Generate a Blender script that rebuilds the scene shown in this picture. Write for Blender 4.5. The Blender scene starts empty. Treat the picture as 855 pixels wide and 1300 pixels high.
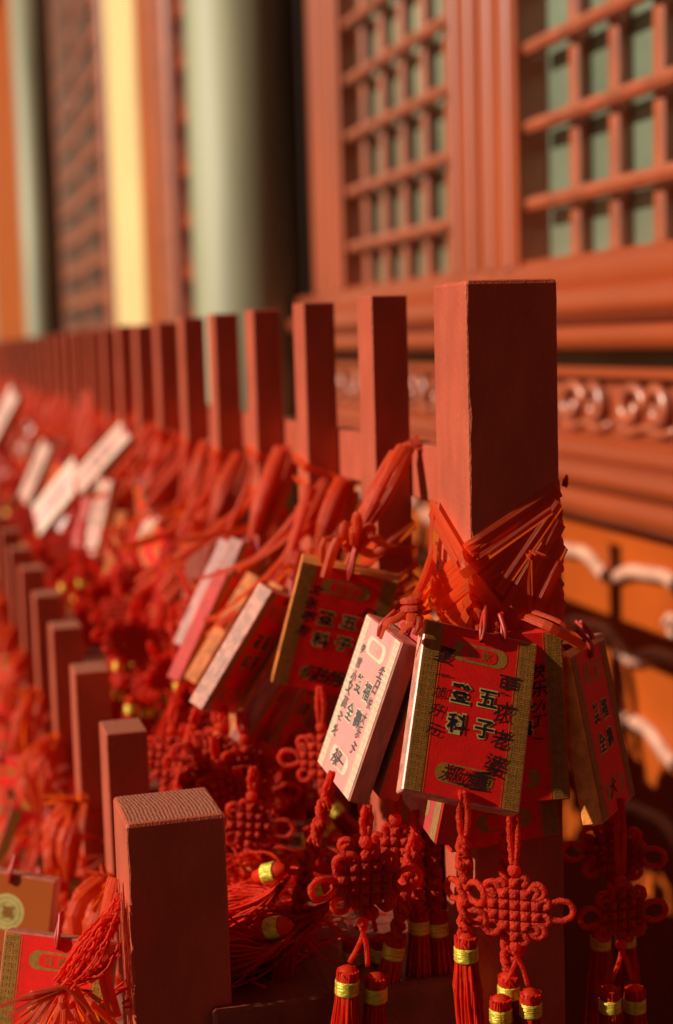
import bpy, math, random
from mathutils import Vector, Matrix, Euler, noise
V = Vector
PI = math.pi
sc = bpy.context.scene
COL = sc.collection
H = 1.0                                    # height of the camera above the paving

# ------------------------------------------------------------------ materials
def nt(name):
    m = bpy.data.materials.new(name); m.use_nodes = True
    n = m.node_tree.nodes; return m, n, m.node_tree.links, n['Principled BSDF']

def mat(name, col, rough=.5, spec=.5, var=.25, scale=40, bump=.0, bscale=200, metal=0, coat=0, coat_rough=.2, coat_ior=1.5, ior=1.5, tint=(1, 1, 1), detail=4, transl=None, stretch=(1, 1, 1), col2=None):
    m, n, l, b = nt(name)
    tc = n.new('ShaderNodeTexCoord'); mp = n.new('ShaderNodeMapping'); mp.inputs['Scale'].default_value = stretch
    l.new(tc.outputs['Object'], mp.inputs['Vector'])
    no = n.new('ShaderNodeTexNoise'); no.inputs['Scale'].default_value = scale; no.inputs['Detail'].default_value = detail
    l.new(mp.outputs['Vector'], no.inputs['Vector'])
    mx = n.new('ShaderNodeMix'); mx.data_type = 'RGBA'
    c2 = col2 or tuple(c*(1-var) for c in col)
    mx.inputs['A'].default_value = (*c2, 1); mx.inputs['B'].default_value = (*(tuple(min(1, c*(1+var)) for c in col) if not col2 else col), 1)
    cr = n.new('ShaderNodeValToRGB'); cr.color_ramp.elements[0].position = .35; cr.color_ramp.elements[1].position = .65
    l.new(no.outputs['Fac'], cr.inputs['Fac']); l.new(cr.outputs['Color'], mx.inputs['Factor'])
    l.new(mx.outputs['Result'], b.inputs['Base Color'])
    b.inputs['Roughness'].default_value = rough; b.inputs['Specular IOR Level'].default_value = spec
    b.inputs['Metallic'].default_value = metal
    b.inputs['Coat Weight'].default_value = coat; b.inputs['Coat Roughness'].default_value = coat_rough
    b.inputs['IOR'].default_value = ior; b.inputs['Specular Tint'].default_value = (*tint, 1)
    b.inputs['Coat IOR'].default_value = coat_ior
    if bump:
        n2 = n.new('ShaderNodeTexNoise'); n2.inputs['Scale'].default_value = bscale; n2.inputs['Detail'].default_value = 6
        l.new(mp.outputs['Vector'], n2.inputs['Vector'])
        bp = n.new('ShaderNodeBump'); bp.inputs['Strength'].default_value = bump; bp.inputs['Distance'].default_value = .002
        l.new(n2.outputs['Fac'], bp.inputs['Height']); l.new(bp.outputs['Normal'], b.inputs['Normal'])
    if transl:
        tr = n.new('ShaderNodeBsdfTranslucent'); ms = n.new('ShaderNodeMixShader'); ms.inputs[0].default_value = transl[3]
        tr.inputs['Color'].default_value = (*transl[:3], 1)
        l.new(b.outputs[0], ms.inputs[1]); l.new(tr.outputs[0], ms.inputs[2])
        l.new(ms.outputs[0], n['Material Output'].inputs['Surface'])
    return m

M = {}
def post_mat():
    m = mat('red_brown_paint', (.49, .090, .048), .47, .5, .10, 70, .4, 900, stretch=(1, 1, .35), ior=1.55, tint=(1, .6, .45))
    n = m.node_tree.nodes; l = m.node_tree.links; b = n['Principled BSDF']
    tc = n.new('ShaderNodeTexCoord'); no = n.new('ShaderNodeTexNoise'); no.inputs['Scale'].default_value = 210; no.inputs['Detail'].default_value = 8; no.inputs['Roughness'].default_value = .7
    l.new(tc.outputs['Object'], no.inputs['Vector'])
    r = n.new('ShaderNodeValToRGB'); r.color_ramp.elements[0].position = .655; r.color_ramp.elements[1].position = .70
    l.new(no.outputs['Fac'], r.inputs['Fac'])
    src = b.inputs['Base Color'].links[0].from_socket
    mx = n.new('ShaderNodeMix'); mx.data_type = 'RGBA'; mx.inputs['B'].default_value = (.52, .20, .12, 1)
    l.new(r.outputs['Color'], mx.inputs['Factor']); l.new(src, mx.inputs['A']); l.new(mx.outputs['Result'], b.inputs['Base Color'])
    n3 = n.new('ShaderNodeTexNoise'); n3.inputs['Scale'].default_value = 26; n3.inputs['Detail'].default_value = 3      # uneven gloss of hand-brushed paint
    l.new(tc.outputs['Object'], n3.inputs['Vector'])
    mr = n.new('ShaderNodeMapRange'); mr.inputs['From Min'].default_value = .3; mr.inputs['From Max'].default_value = .7; mr.inputs['To Min'].default_value = .36; mr.inputs['To Max'].default_value = .60
    l.new(n3.outputs['Fac'], mr.inputs['Value']); l.new(mr.outputs['Result'], b.inputs['Roughness'])
    return m
M['post'] = post_mat()
M['board_wood'] = mat('worn_shelf_paint', (.20, .045, .025), .5, .5, .3, 50, .4, 250, stretch=(1, .2, 1))
M['board_red'] = mat('plaque_red_paint', (.62, .020, .010), .42, .5, .12, 120, .15, 700)
M['plaque_side'] = mat('plaque_edge_paint', (.50, .095, .05), .42, .6, .35, 150, .3, 500, coat=1, coat_rough=.5, coat_ior=1.9, stretch=(1, 1, .3))
M['wood_side'] = mat('bare_plaque_edge', (.62, .17, .035), .6, .4, .3, 120, .3, 400, stretch=(.3, 1, 1))
M['print_red'] = mat('printed_red', (.60, .008, .006), .36, .9, .08, 150, .08, 900, coat=1, coat_rough=.48, coat_ior=2.5)
M['print_red_matte'] = mat('printed_red_matte', (.86, .010, .006), .5, .35, .08, 150, .08, 900)
M['gold_matte'] = mat('printed_gold_matte', (.36, .16, .022), .5, .4, .15, 300, .1, 900)
M['print_glare'] = mat('sun_glare_print', (.84, .30, .26), .4, .8, .06, 150, .08, 900, coat=1, coat_rough=.5, coat_ior=2.2)  # overexposed sunlight put into the colours of this print, its gold and fret
M['gold_glare'] = mat('sun_glare_gold', (.85, .62, .42), .4, .8, .06, 300, coat=1, coat_rough=.5, coat_ior=2.2)
M['fret_glare'] = mat('sun_glare_fret', (.74, .46, .30), .4, .8, .06, 300, coat=1, coat_rough=.5, coat_ior=2.2)
M['gold'] = mat('printed_gold', (.34, .15, .022), .40, .8, .15, 300, .1, 900, coat=1, coat_rough=.48, coat_ior=2.4)
M['gold_dark'] = mat('printed_gold_fret', (.29, .11, .015), .45, .5, .1, 300)
M['glyph_gold'] = mat('glyph_outline_gold', (.62, .50, .16), .42, .6, .1, 200)
M['ink'] = mat('black_ink', (.012, .010, .009), .5, .4, .1, 100)
M['ink_gloss'] = mat('black_ink_under_film', (.03, .022, .015), .5, .4, .1, 100, coat=1, coat_rough=.48, coat_ior=2.3)
M['ink_faint'] = mat('brush_pen_ink', (.035, .012, .010), .55, .3, .4, 300)
M['cord'] = mat('red_cord', (.97, .055, .010), .5, .4, .30, 260, .9, 850, transl=(1, .07, .010, .55))
M['thread'] = mat('red_thread', (.97, .055, .012), .5, .35, .25, 200, 0, transl=(1, .045, .015, .6))
M['gold_thread'] = mat('gold_thread_band', (.78, .56, .05), .38, .6, .25, 900, .6, 1400, metal=.35, stretch=(.2, .2, 1))
M['lacquer'] = mat('red_lacquer', (.40, .060, .008), .34, .6, .12, 3, .05, 40, coat=1, coat_rough=.42, coat_ior=1.7)
M['lacquer_pale'] = mat('carved_pink_lacquer', (.46, .095, .030), .36, .6, .2, 20, .1, 90, coat=1, coat_rough=.42, coat_ior=1.8)
M['lacquer_highlight'] = mat('ridge_highlight', (.66, .33, .22), .5, .5, .2, 30, .1, 90)  # pale colour holds the glossy highlights of the carved waves
M['lacquer_deep'] = mat('orange_lacquer_panel', (.46, .080, .008), .4, .5, .15, 5, .05, 40)
M['orange'] = mat('orange_lacquer', (.46, .095, .014), .4, .4, .12, 3)
M['green'] = mat('dark_green_lacquer', (.24, .235, .13), .6, .4, .4, 9, .03, 20, coat=1, coat_rough=.6, coat_ior=1.45, stretch=(1, 1, .1))
M['pane'] = mat('pale_green_window_cloth', (.34, .42, .28), .6, .3, .25, 5)
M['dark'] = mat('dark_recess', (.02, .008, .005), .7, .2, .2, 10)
M['cream'] = mat('sunlit_door_edge', (.92, .66, .30), .5, .4, .05, 3)  # direct sun on a door edge put into this colour
M['added_door_dark'] = mat('added_dark_red_door', (.10, .014, .006), .5, .4, .2, 5)  # dark red for the added doorway out of view
M['sunlit_side'] = mat('sunlit_plaque_edge', (.72, .26, .17), .42, .7, .3, 150, .3, 500, coat=1, coat_rough=.5, coat_ior=1.8)  # paler copy of the edge paint, strong sun put into the colour
M['lit_orange_side'] = mat('lit_orange_edge', (.90, .27, .05), .55, .4, .25, 150, .3, 400)  # brightened edge colour stands in for light bounced onto the strip
M['olive'] = mat('olive_gap', (.10, .07, .02), .6, .3, .2, 5)
M['added_roof'] = mat('added_eave_wood', (.06, .03, .02), .8, .2, .3, 6)

def ring_mat():                       # sawn end of a post: growth rings under paint
    m, n, l, b = nt('painted_end_grain')
    tc = n.new('ShaderNodeTexCoord'); mp = n.new('ShaderNodeMapping')
    mp.inputs['Location'].default_value = (.28, .005, 0); l.new(tc.outputs['Object'], mp.inputs['Vector'])
    w = n.new('ShaderNodeTexWave'); w.wave_type = 'RINGS'; w.rings_direction = 'Z'; w.inputs['Scale'].default_value = 165
    w.inputs['Distortion'].default_value = 3.2; w.inputs['Detail'].default_value = 2; w.inputs['Detail Scale'].default_value = .35
    l.new(mp.outputs['Vector'], w.inputs['Vector'])
    r = n.new('ShaderNodeValToRGB'); r.color_ramp.elements[0].color = (.31, .085, .048, 1); r.color_ramp.elements[1].color = (.40, .135, .078, 1)
    l.new(w.outputs['Fac'], r.inputs['Fac']); l.new(r.outputs['Color'], b.inputs['Base Color'])
    sp = n.new('ShaderNodeTexNoise'); sp.inputs['Scale'].default_value = 420; sp.inputs['Detail'].default_value = 5; l.new(tc.outputs['Object'], sp.inputs['Vector'])
    ad = n.new('ShaderNodeMath'); ad.operation = 'MULTIPLY_ADD'; ad.inputs[1].default_value = .22; l.new(w.outputs['Fac'], ad.inputs[0]); l.new(sp.outputs['Fac'], ad.inputs[2])
    bp = n.new('ShaderNodeBump'); bp.inputs['Strength'].default_value = .8; bp.inputs['Distance'].default_value = .0014
    l.new(ad.outputs[0], bp.inputs['Height']); l.new(bp.outputs['Normal'], b.inputs['Normal'])
    b.inputs['Roughness'].default_value = .4
    return m
M['end_grain'] = ring_mat()

def ribbon_mat(name, base, tr, f):
    m, n, l, b = nt(name)
    tc = n.new('ShaderNodeTexCoord'); mp = n.new('ShaderNodeMapping'); mp.inputs['Scale'].default_value = (14, .6, 1)
    l.new(tc.outputs['UV'], mp.inputs['Vector'])
    no = n.new('ShaderNodeTexNoise'); no.inputs['Scale'].default_value = 1.3; no.inputs['Detail'].default_value = 5
    l.new(mp.outputs['Vector'], no.inputs['Vector'])
    r = n.new('ShaderNodeValToRGB'); r.color_ramp.elements[0].position = .3; r.color_ramp.elements[1].position = .7
    r.color_ramp.elements[0].color = (*[c*.6 for c in base], 1); r.color_ramp.elements[1].color = (*[min(1, c*1.3) for c in base], 1)
    l.new(no.outputs['Fac'], r.inputs['Fac']); l.new(r.outputs['Color'], b.inputs['Base Color'])
    bp = n.new('ShaderNodeBump'); bp.inputs['Strength'].default_value = .8; bp.inputs['Distance'].default_value = .0008
    l.new(no.outputs['Fac'], bp.inputs['Height']); l.new(bp.outputs['Normal'], b.inputs['Normal'])
    b.inputs['Roughness'].default_value = .45; b.inputs['IOR'].default_value = 1.6
    t = n.new('ShaderNodeBsdfTranslucent'); t.inputs['Color'].default_value = (*tr, 1)
    ms = n.new('ShaderNodeMixShader'); ms.inputs[0].default_value = f
    l.new(b.outputs[0], ms.inputs[1]); l.new(t.outputs[0], ms.inputs[2]); l.new(ms.outputs[0], n['Material Output'].inputs['Surface'])
    return m
M['ribbon'] = ribbon_mat('red_raffia_ribbon', (.96, .105, .016), (1, .15, .012), .60)
M['ribbon_deep'] = ribbon_mat('deep_red_ribbon', (.62, .035, .014), (.8, .03, .01), .3)

def stone_mat():
    m, n, l, b = nt('stone_paving')
    tc = n.new('ShaderNodeTexCoord'); br = n.new('ShaderNodeTexBrick'); br.inputs['Scale'].default_value = 1.6
    br.inputs['Color1'].default_value = (.045, .028, .02, 1); br.inputs['Color2'].default_value = (.055, .034, .024, 1); br.inputs['Mortar'].default_value = (.05, .03, .02, 1)
    br.inputs['Mortar Size'].default_value = .012; l.new(tc.outputs['Object'], br.inputs['Vector']); l.new(br.outputs['Color'], b.inputs['Base Color'])
    b.inputs['Roughness'].default_value = .8
    return m
M['stone'] = stone_mat()

# ------------------------------------------------------------------ mesh builder
class MB:
    def __init__(s): s.v = []; s.f = []; s.m = []; s.uv = []
    def add(s, vs, fs, mi=0, uvs=None):
        o = len(s.v); s.v += [tuple(v) for v in vs]
        for k, f in enumerate(fs):
            s.f.append(tuple(i+o for i in f)); s.m.append(mi)
            s.uv.append([uvs[i] for i in f] if uvs else None)
        return s
    def box(s, a, b, mi=0, X=None, bev=0, top=None):
        x0, y0, z0 = a; x1, y1, z1 = b
        if not bev:
            vs = [(x0,y0,z0),(x1,y0,z0),(x1,y1,z0),(x0,y1,z0),(x0,y0,z1),(x1,y0,z1),(x1,y1,z1),(x0,y1,z1)]
            fs = [(0,3,2,1),(4,5,6,7),(0,1,5,4),(1,2,6,5),(2,3,7,6),(3,0,4,7)]
            if X: vs = [X @ V(v) for v in vs]
            o = len(s.f); s.add(vs, fs, mi)
            if top is not None: s.m[o+1] = top
            return s
        e = bev; vs = []; idx = {}
        C = ((x0, x1), (y0, y1), (z0, z1))
        for i in (0, 1):
            for j in (0, 1):
                for k in (0, 1):
                    p = [C[0][i], C[1][j], C[2][k]]; sg = [1-2*i, 1-2*j, 1-2*k]
                    for ax in range(3):
                        q = [p[t] + (0 if t == ax else sg[t]*e) for t in range(3)]
                        idx[(i, j, k, ax)] = len(vs); vs.append(q)
        fs = []
        def g(i, j, k, ax): return idx[(i, j, k, ax)]
        for i in (0, 1):
            fs.append([g(i,0,0,0), g(i,1,0,0), g(i,1,1,0), g(i,0,1,0)][::(1 if i else -1)])
            fs.append([g(0,i,0,1), g(0,i,1,1), g(1,i,1,1), g(1,i,0,1)][::(1 if i else -1)])
            fs.append([g(0,0,i,2), g(1,0,i,2), g(1,1,i,2), g(0,1,i,2)][::(1 if i else -1)])
        for a_ in (0, 1):
            for b_ in (0, 1):
                fs.append([g(a_,b_,0,0), g(a_,b_,1,0), g(a_,b_,1,1), g(a_,b_,0,1)])
                fs.append([g(a_,0,b_,0), g(a_,1,b_,0), g(a_,1,b_,2), g(a_,0,b_,2)])
                fs.append([g(0,a_,b_,1), g(1,a_,b_,1), g(1,a_,b_,2), g(0,a_,b_,2)])
        for i in (0, 1):
            for j in (0, 1):
                for k in (0, 1): fs.append([g(i,j,k,0), g(i,j,k,1), g(i,j,k,2)])
        if X: vs = [X @ V(v) for v in vs]
        o = len(s.f); s.add(vs, fs, mi)
        if top is not None: s.m[o+5] = top
        return s
    def tube(s, pts, r, n=6, mi=0, closed=False, cap=True):
        pts = [V(p) for p in pts]; N = len(pts)
        rs = r if isinstance(r, (list, tuple)) else [r]*N
        T = []
        for i in range(N):
            a = pts[i-1] if (i or closed) else pts[i]; b = pts[(i+1) % N] if (i < N-1 or closed) else pts[i]
            t = b-a; T.append(t.normalized() if t.length > 1e-9 else V((0, 0, 1)))
        u = T[0].orthogonal().normalized(); vs = []
        for i in range(N):
            u = u-T[i]*u.dot(T[i]); u = u.normalized() if u.length > 1e-6 else T[i].orthogonal().normalized()
            w = T[i].cross(u)
            for k in range(n):
                a = 2*PI*k/n; vs.append(pts[i]+(u*math.cos(a)+w*math.sin(a))*rs[i])
        fs = []
        for i in range(N if closed else N-1):
            j = (i+1) % N
            for k in range(n): fs.append((i*n+k, i*n+(k+1) % n, j*n+(k+1) % n, j*n+k))
        if cap and not closed:
            fs.append(tuple(range(n))[::-1]); fs.append(tuple((N-1)*n+k for k in range(n)))
        return s.add(vs, fs, mi)
    def rope(s, pts, r, mi=0, closed=False):              # three-strand twisted cord
        pts = [V(p) for p in pts]; acc = [0.]
        for i in range(1, len(pts)): acc.append(acc[-1]+(pts[i]-pts[i-1]).length)
        n = max(3, int(acc[-1]/.00085)); out = []; j = 0
        for k in range(n+1):
            d = acc[-1]*k/n
            while j < len(pts)-2 and acc[j+1] < d: j += 1
            t = (d-acc[j])/max(1e-9, acc[j+1]-acc[j]); out.append(pts[j].lerp(pts[j+1], min(1, t)))
        a = len(s.v); s.tube(out, r, 8, mi); N = len(out)
        for i in range(N):
            for k in range(8):
                q = V(s.v[a+i*8+k]); f = 1+.17*math.cos(3*2*PI*k/8+i*1.05); s.v[a+i*8+k] = tuple(out[i]+(q-out[i])*f)
        return s
    def lathe(s, prof, n=16, mi=0, X=None):            # prof: (r, z) pairs
        vs = []
        for r, z in prof:
            for k in range(n):
                a = 2*PI*k/n; p = V((r*math.cos(a), r*math.sin(a), z)); vs.append(X @ p if X else p)
        fs = []
        for i in range(len(prof)-1):
            for k in range(n): fs.append((i*n+k, i*n+(k+1) % n, (i+1)*n+(k+1) % n, (i+1)*n+k))
        fs.append(tuple(range(n))[::-1]); fs.append(tuple((len(prof)-1)*n+k for k in range(n)))
        return s.add(vs, fs, mi)
    def ball(s, c, r, n=8, mi=0, sz=1.):
        prof = [(r*math.sin(PI*i/6), -r*sz*math.cos(PI*i/6)) for i in range(1, 6)]
        return s.lathe([(r*.05, -r*sz)]+prof+[(r*.05, r*sz)], n, mi, Matrix.Translation(c))
    def strip(s, pts, w, nrm, mi=0, fold=.15, tw=0., v0=0.):
        """a flat ribbon along pts; nrm is the rough facing (a vector or one per point), w its width(s)"""
        pts = [V(p) for p in pts]; N = len(pts); vs = []; uv = []; L = 0
        ws = w if isinstance(w, (list, tuple)) else [w]*N
        for i in range(N):
            t = pts[min(i+1, N-1)]-pts[max(i-1, 0)]
            t = t.normalized() if t.length > 1e-9 else V((0, 0, -1))
            nn = V(nrm[i]) if isinstance(nrm, list) else V(nrm)
            sd = t.cross(nn); sd = sd.normalized() if sd.length > 1e-4 else t.orthogonal().normalized()
            if tw: sd = Matrix.Rotation(tw*i/(N-1), 3, t) @ sd
            up = sd.cross(t)
            if i: L += (pts[i]-pts[i-1]).length
            for q, h in ((-.5, 0), (-.17, fold*.8), (.2, fold), (.5, 0)):
                vs.append(pts[i]+sd*ws[i]*q+up*ws[i]*h); uv.append((q+.5+v0, L*40+v0*7))
        fs = []
        for i in range(N-1):
            for k in range(3): fs.append((i*4+k, i*4+k+1, i*4+k+5, i*4+k+4))
        return s.add(vs, fs, mi, uv)
    def sheet(s, poly, y, mi=0):                          # polygon in the x-z plane facing -y
        return s.add([(x, y, z) for x, z in poly], [tuple(range(len(poly)))], mi)
    def xform(s, X): s.v = [tuple(X @ V(v)) for v in s.v]; return s
    def mesh(s, name, mats, smooth=True):
        me = bpy.data.meshes.new(name); me.from_pydata(s.v, [], s.f)
        for m in (mats if isinstance(mats, list) else [mats]): me.materials.append(M[m])
        me.polygons.foreach_set('material_index', s.m); me.polygons.foreach_set('use_smooth', [bool(smooth)]*len(s.f))
        if any(s.uv):
            ul = me.uv_layers.new(name='UVMap'); k = 0
            for f, u in zip(s.f, s.uv):
                for j in range(len(f)):
                    if u: ul.data[k].uv = u[j]
                    k += 1
        me.update(); return me

def link(name, me, parent=None, M4=None):
    o = bpy.data.objects.new(name, me); COL.objects.link(o)
    if parent is not None: o.parent = parent
    if M4 is not None: o.matrix_basis = M4
    return o
def part(name, mb, mats, parent, smooth=True, M4=None): return link(name, mb.mesh(name, mats, smooth), parent, M4)
def tag(o, label, cat, group=None):
    o['label'] = label; o['category'] = cat
    if group: o['group'] = group
    return o
def thing(name, label, cat, M4=None, group=None):
    return tag(link(name, None, None, M4), label, cat, group)

# ------------------------------------------------------------------ camera (fitted to the rack) and light
F, YAW, PITCH, ROLL = 1924.96, .2717, .1124, -.0288
fw = V((math.sin(YAW)*math.cos(PITCH), math.cos(YAW)*math.cos(PITCH), -math.sin(PITCH)))
rt = V((math.cos(YAW), -math.sin(YAW), 0)); up = rt.cross(fw)
rt, up = rt*math.cos(ROLL)+up*math.sin(ROLL), -rt*math.sin(ROLL)+up*math.cos(ROLL)
cd = bpy.data.cameras.new('camera'); cam = bpy.data.objects.new('camera', cd); COL.objects.link(cam); sc.camera = cam
cd.sensor_fit = 'VERTICAL'; cd.sensor_height = 36; cd.lens = F/1300*36
cam.matrix_world = Matrix(((rt.x, up.x, -fw.x, 0), (rt.y, up.y, -fw.y, 0), (rt.z, up.z, -fw.z, H), (0, 0, 0, 1)))
cd.clip_start = .01; cd.clip_end = 200
cd.dof.use_dof = True; cd.dof.focus_distance = .765; cd.dof.aperture_fstop = 5.2; cd.dof.aperture_blades = 0
EYE = V((0, 0, H))
def ray(x, y): return fw+rt*((x-427.5)/F)+up*((650-y)/F)          # measured point of the photograph -> direction
def onX(x, y, X): d = ray(x, y); return EYE+d*(X/d.x)
def onY(x, y, Y): d = ray(x, y); return EYE+d*(Y/d.y)
def onZ(x, y, Z): d = ray(x, y); return EYE+d*((Z-H)/d.z)
def onD(x, y, D): return EYE+ray(x, y)*D

EL, AZ = math.radians(30), math.radians(3)
SUN = V((-math.cos(EL)*math.cos(AZ), math.cos(EL)*math.sin(AZ), math.sin(EL)))
sd = bpy.data.lights.new('sun', 'SUN'); so = bpy.data.objects.new('sun', sd); COL.objects.link(so)
sd.energy = 5.0; sd.angle = math.radians(.5); sd.color = (1, .90, .74)
so.rotation_euler = SUN.to_track_quat('Z', 'Y').to_euler(); so.location = (-5, 3, 5)
w = bpy.data.worlds.new('World'); sc.world = w; w.use_nodes = True
sk = w.node_tree.nodes.new('ShaderNodeTexSky'); sk.sky_type = 'NISHITA'; sk.sun_disc = False
sk.sun_elevation = EL; sk.sun_rotation = math.atan2(SUN.x, SUN.y)
bg = w.node_tree.nodes['Background']; bg.inputs['Strength'].default_value = .03
wb = w.node_tree.nodes.new('ShaderNodeMix'); wb.data_type = 'RGBA'; wb.blend_type = 'MULTIPLY'; wb.inputs['Factor'].default_value = 1
wb.inputs['B'].default_value = (1, .58, .30, 1)           # the photograph's warm white balance
w.node_tree.links.new(sk.outputs[0], wb.inputs['A']); w.node_tree.links.new(wb.outputs['Result'], bg.inputs['Color'])
sc.view_settings.view_transform = 'Standard'; sc.view_settings.look = 'None'; sc.view_settings.exposure = 0
sc.render.engine = 'CYCLES'; sc.cycles.max_bounces = 6; sc.cycles.use_denoising = True

# ------------------------------------------------------------------ ground
g = link('stone_ground', MB().add([(-40,-40,0),(40,-40,0),(40,40,0),(-40,40,0)], [(0,1,2,3)]).mesh('stone_ground', 'stone', False)); g['kind'] = 'structure'

# ------------------------------------------------------------------ the rack of posts
XU, YU, ZU, SU = .2731, .7257, H+.0286, .1646
XS, WS, DS = .2734, .0234, .0300
XL, YL, ZL, SL = .0908, .7306, H-.2346, .1811
XLS, WLS, DLS = .1035, .0257, .034
W = .05
SHELF = H-.335
rack = thing('post_rack', 'long red-brown painted rack with a tall and a low row of square posts', 'rack', Matrix.Translation((.2, .75, 0)))
RI = Matrix.Translation((-.2, -.75, 0))
def rpart(name, mb, mats, smooth=False): return part(name, mb.xform(RI), mats, rack, smooth)
def worn_post(x0, y0, z0, x1, y1, z1, seed):
    mb = MB(); r = random.Random(seed); n = 90; vs = []
    zs = [z0+(z1-z0)*(1-(1-k/n)**1.0) for k in range(n)]+[z1-.0022, z1-.0006, z1]
    ph = [r.uniform(0, 99) for _ in range(4)]
    for k, z in enumerate(zs):
        ins = 0 if k < n+1 else .0005 if k == n+1 else .0016
        for q, (cx, cy, ax, ay, bx, by) in enumerate(((x0, y0, 0, 1, 1, 0), (x1, y0, -1, 0, 0, 1), (x1, y1, 0, -1, -1, 0), (x0, y1, 1, 0, 0, -1))):
            w1 = .0011+.0009*noise.noise(V((z*160, ph[q], 0)))+(.0014 if noise.noise(V((z*55, ph[q], 7))) > .42 else 0); w1 = max(.0005, w1)
            mx_, my_ = (x0+x1)/2, (y0+y1)/2; ix = ins*(1 if cx < mx_ else -1); iy = ins*(1 if cy < my_ else -1)
            for dx, dy in ((ax, ay), ((ax+bx)*.32, (ay+by)*.32), (bx, by)): vs.append((cx+ix+dx*w1, cy+iy+dy*w1, z))
    m_ = 12; fs = []
    for k in range(len(zs)-1):
        for q in range(m_): fs.append((k*m_+q, k*m_+(q+1) % m_, (k+1)*m_+(q+1) % m_, (k+1)*m_+q))
    mb.add(vs, fs, 0); o = len(mb.v); top = vs[-m_:]; mb.add(top, [tuple(range(m_))], 1)
    return mb
rp = rpart('post', worn_post(XU, YU, 0, XU+W, YU+W, ZU, 1), ['post', 'end_grain']); rp['label'] = 'thick tall end post, bare and dark in front'
rp = rpart('post', worn_post(XL, YL, 0, XL+W, YL+W, ZL, 2), ['post', 'end_grain']); rp['label'] = 'thick low end post with sawn top grain'
rng = random.Random(3)
NU, NL = 28, 9
for i in range(1, NU):
    y = YU+i*SU; t = rng.uniform(-.0015, .0015)
    rpart('post', MB().box((XS, y, SHELF-.06), (XS+WS, y+DS, ZU+t-.001), 0, None, .0009, 1), ['post', 'end_grain'])
for i in range(1, NL):
    y = YL+i*SL; t = rng.uniform(-.0015, .0015)
    rpart('post', MB().box((XLS, y, SHELF-.06), (XLS+WLS, y+DLS, ZL+t), 0, None, .0009, 1), ['post', 'end_grain'])
rpart('rail', MB().box((XS+WS+.0005, YU+W, H-.098), (XS+WS+.016, 5.6, H-.064), 0, None, .001), ['post'])
rpart('shelf', MB().box((XLS+WLS+.001, YU-.001, SHELF-.028), (XU-.012, 5.6, SHELF), 0, None, .0015), ['board_wood'])
rpart('added_base_panel', MB().box((XLS+WLS+.004, YL+.02, .02), (XLS+WLS+.02, 5.6, SHELF-.076)), ['board_wood'])  # unseen panel added to keep the sun off the lower wall
rpart('rail', MB().box((XLS+WLS+.0005, YL+W, SHELF-.075), (XLS+WLS+.016, 5.6, SHELF-.03), 0, None, .001), ['post'])

# ------------------------------------------------------------------ glyphs
DG = None
_gl = {}
def glyph(ch, size, off):
    key = (ch, size, off)
    if key in _gl: return _gl[key]
    cu = bpy.data.curves.new('glyph', 'FONT'); cu.body = ch; cu.size = 1; cu.offset = off
    cu.align_x = 'CENTER'; cu.align_y = 'CENTER'; cu.resolution_u = 2
    ob = bpy.data.objects.new('glyph', cu); COL.objects.link(ob)
    bpy.context.view_layer.update()
    dg = bpy.context.evaluated_depsgraph_get(); e = ob.evaluated_get(dg); me = e.to_mesh()
    vs = [tuple(v.co) for v in me.vertices]; fs = [tuple(p.vertices) for p in me.polygons]
    e.to_mesh_clear(); bpy.data.objects.remove(ob); bpy.data.curves.remove(cu)
    if vs:
        cx = (min(v[0] for v in vs)+max(v[0] for v in vs))/2; cy = (min(v[1] for v in vs)+max(v[1] for v in vs))/2
        vs = [((v[0]-cx)*size, (v[1]-cy)*size) for v in vs]
    _gl[key] = (vs, fs); return _gl[key]
def put(mb, ch, x, z, y, size, off, mi, rot=0, shx=0, sx=1, sz=1):
    vs, fs = glyph(ch, size, off); c, s = math.cos(rot), math.sin(rot); out = []
    for a, b in vs:
        a = (a+shx*b)*sx; b = b*sz
        if mi == 5:
            q = noise.noise_vector(V((a*260+x*900, b*260+z*900, 3))); a += q.x*.00042; b += q.y*.00042
        out.append((x+a*c-b*s, y, z+a*s+b*c))
    mb.add(out, fs, mi)

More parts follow.
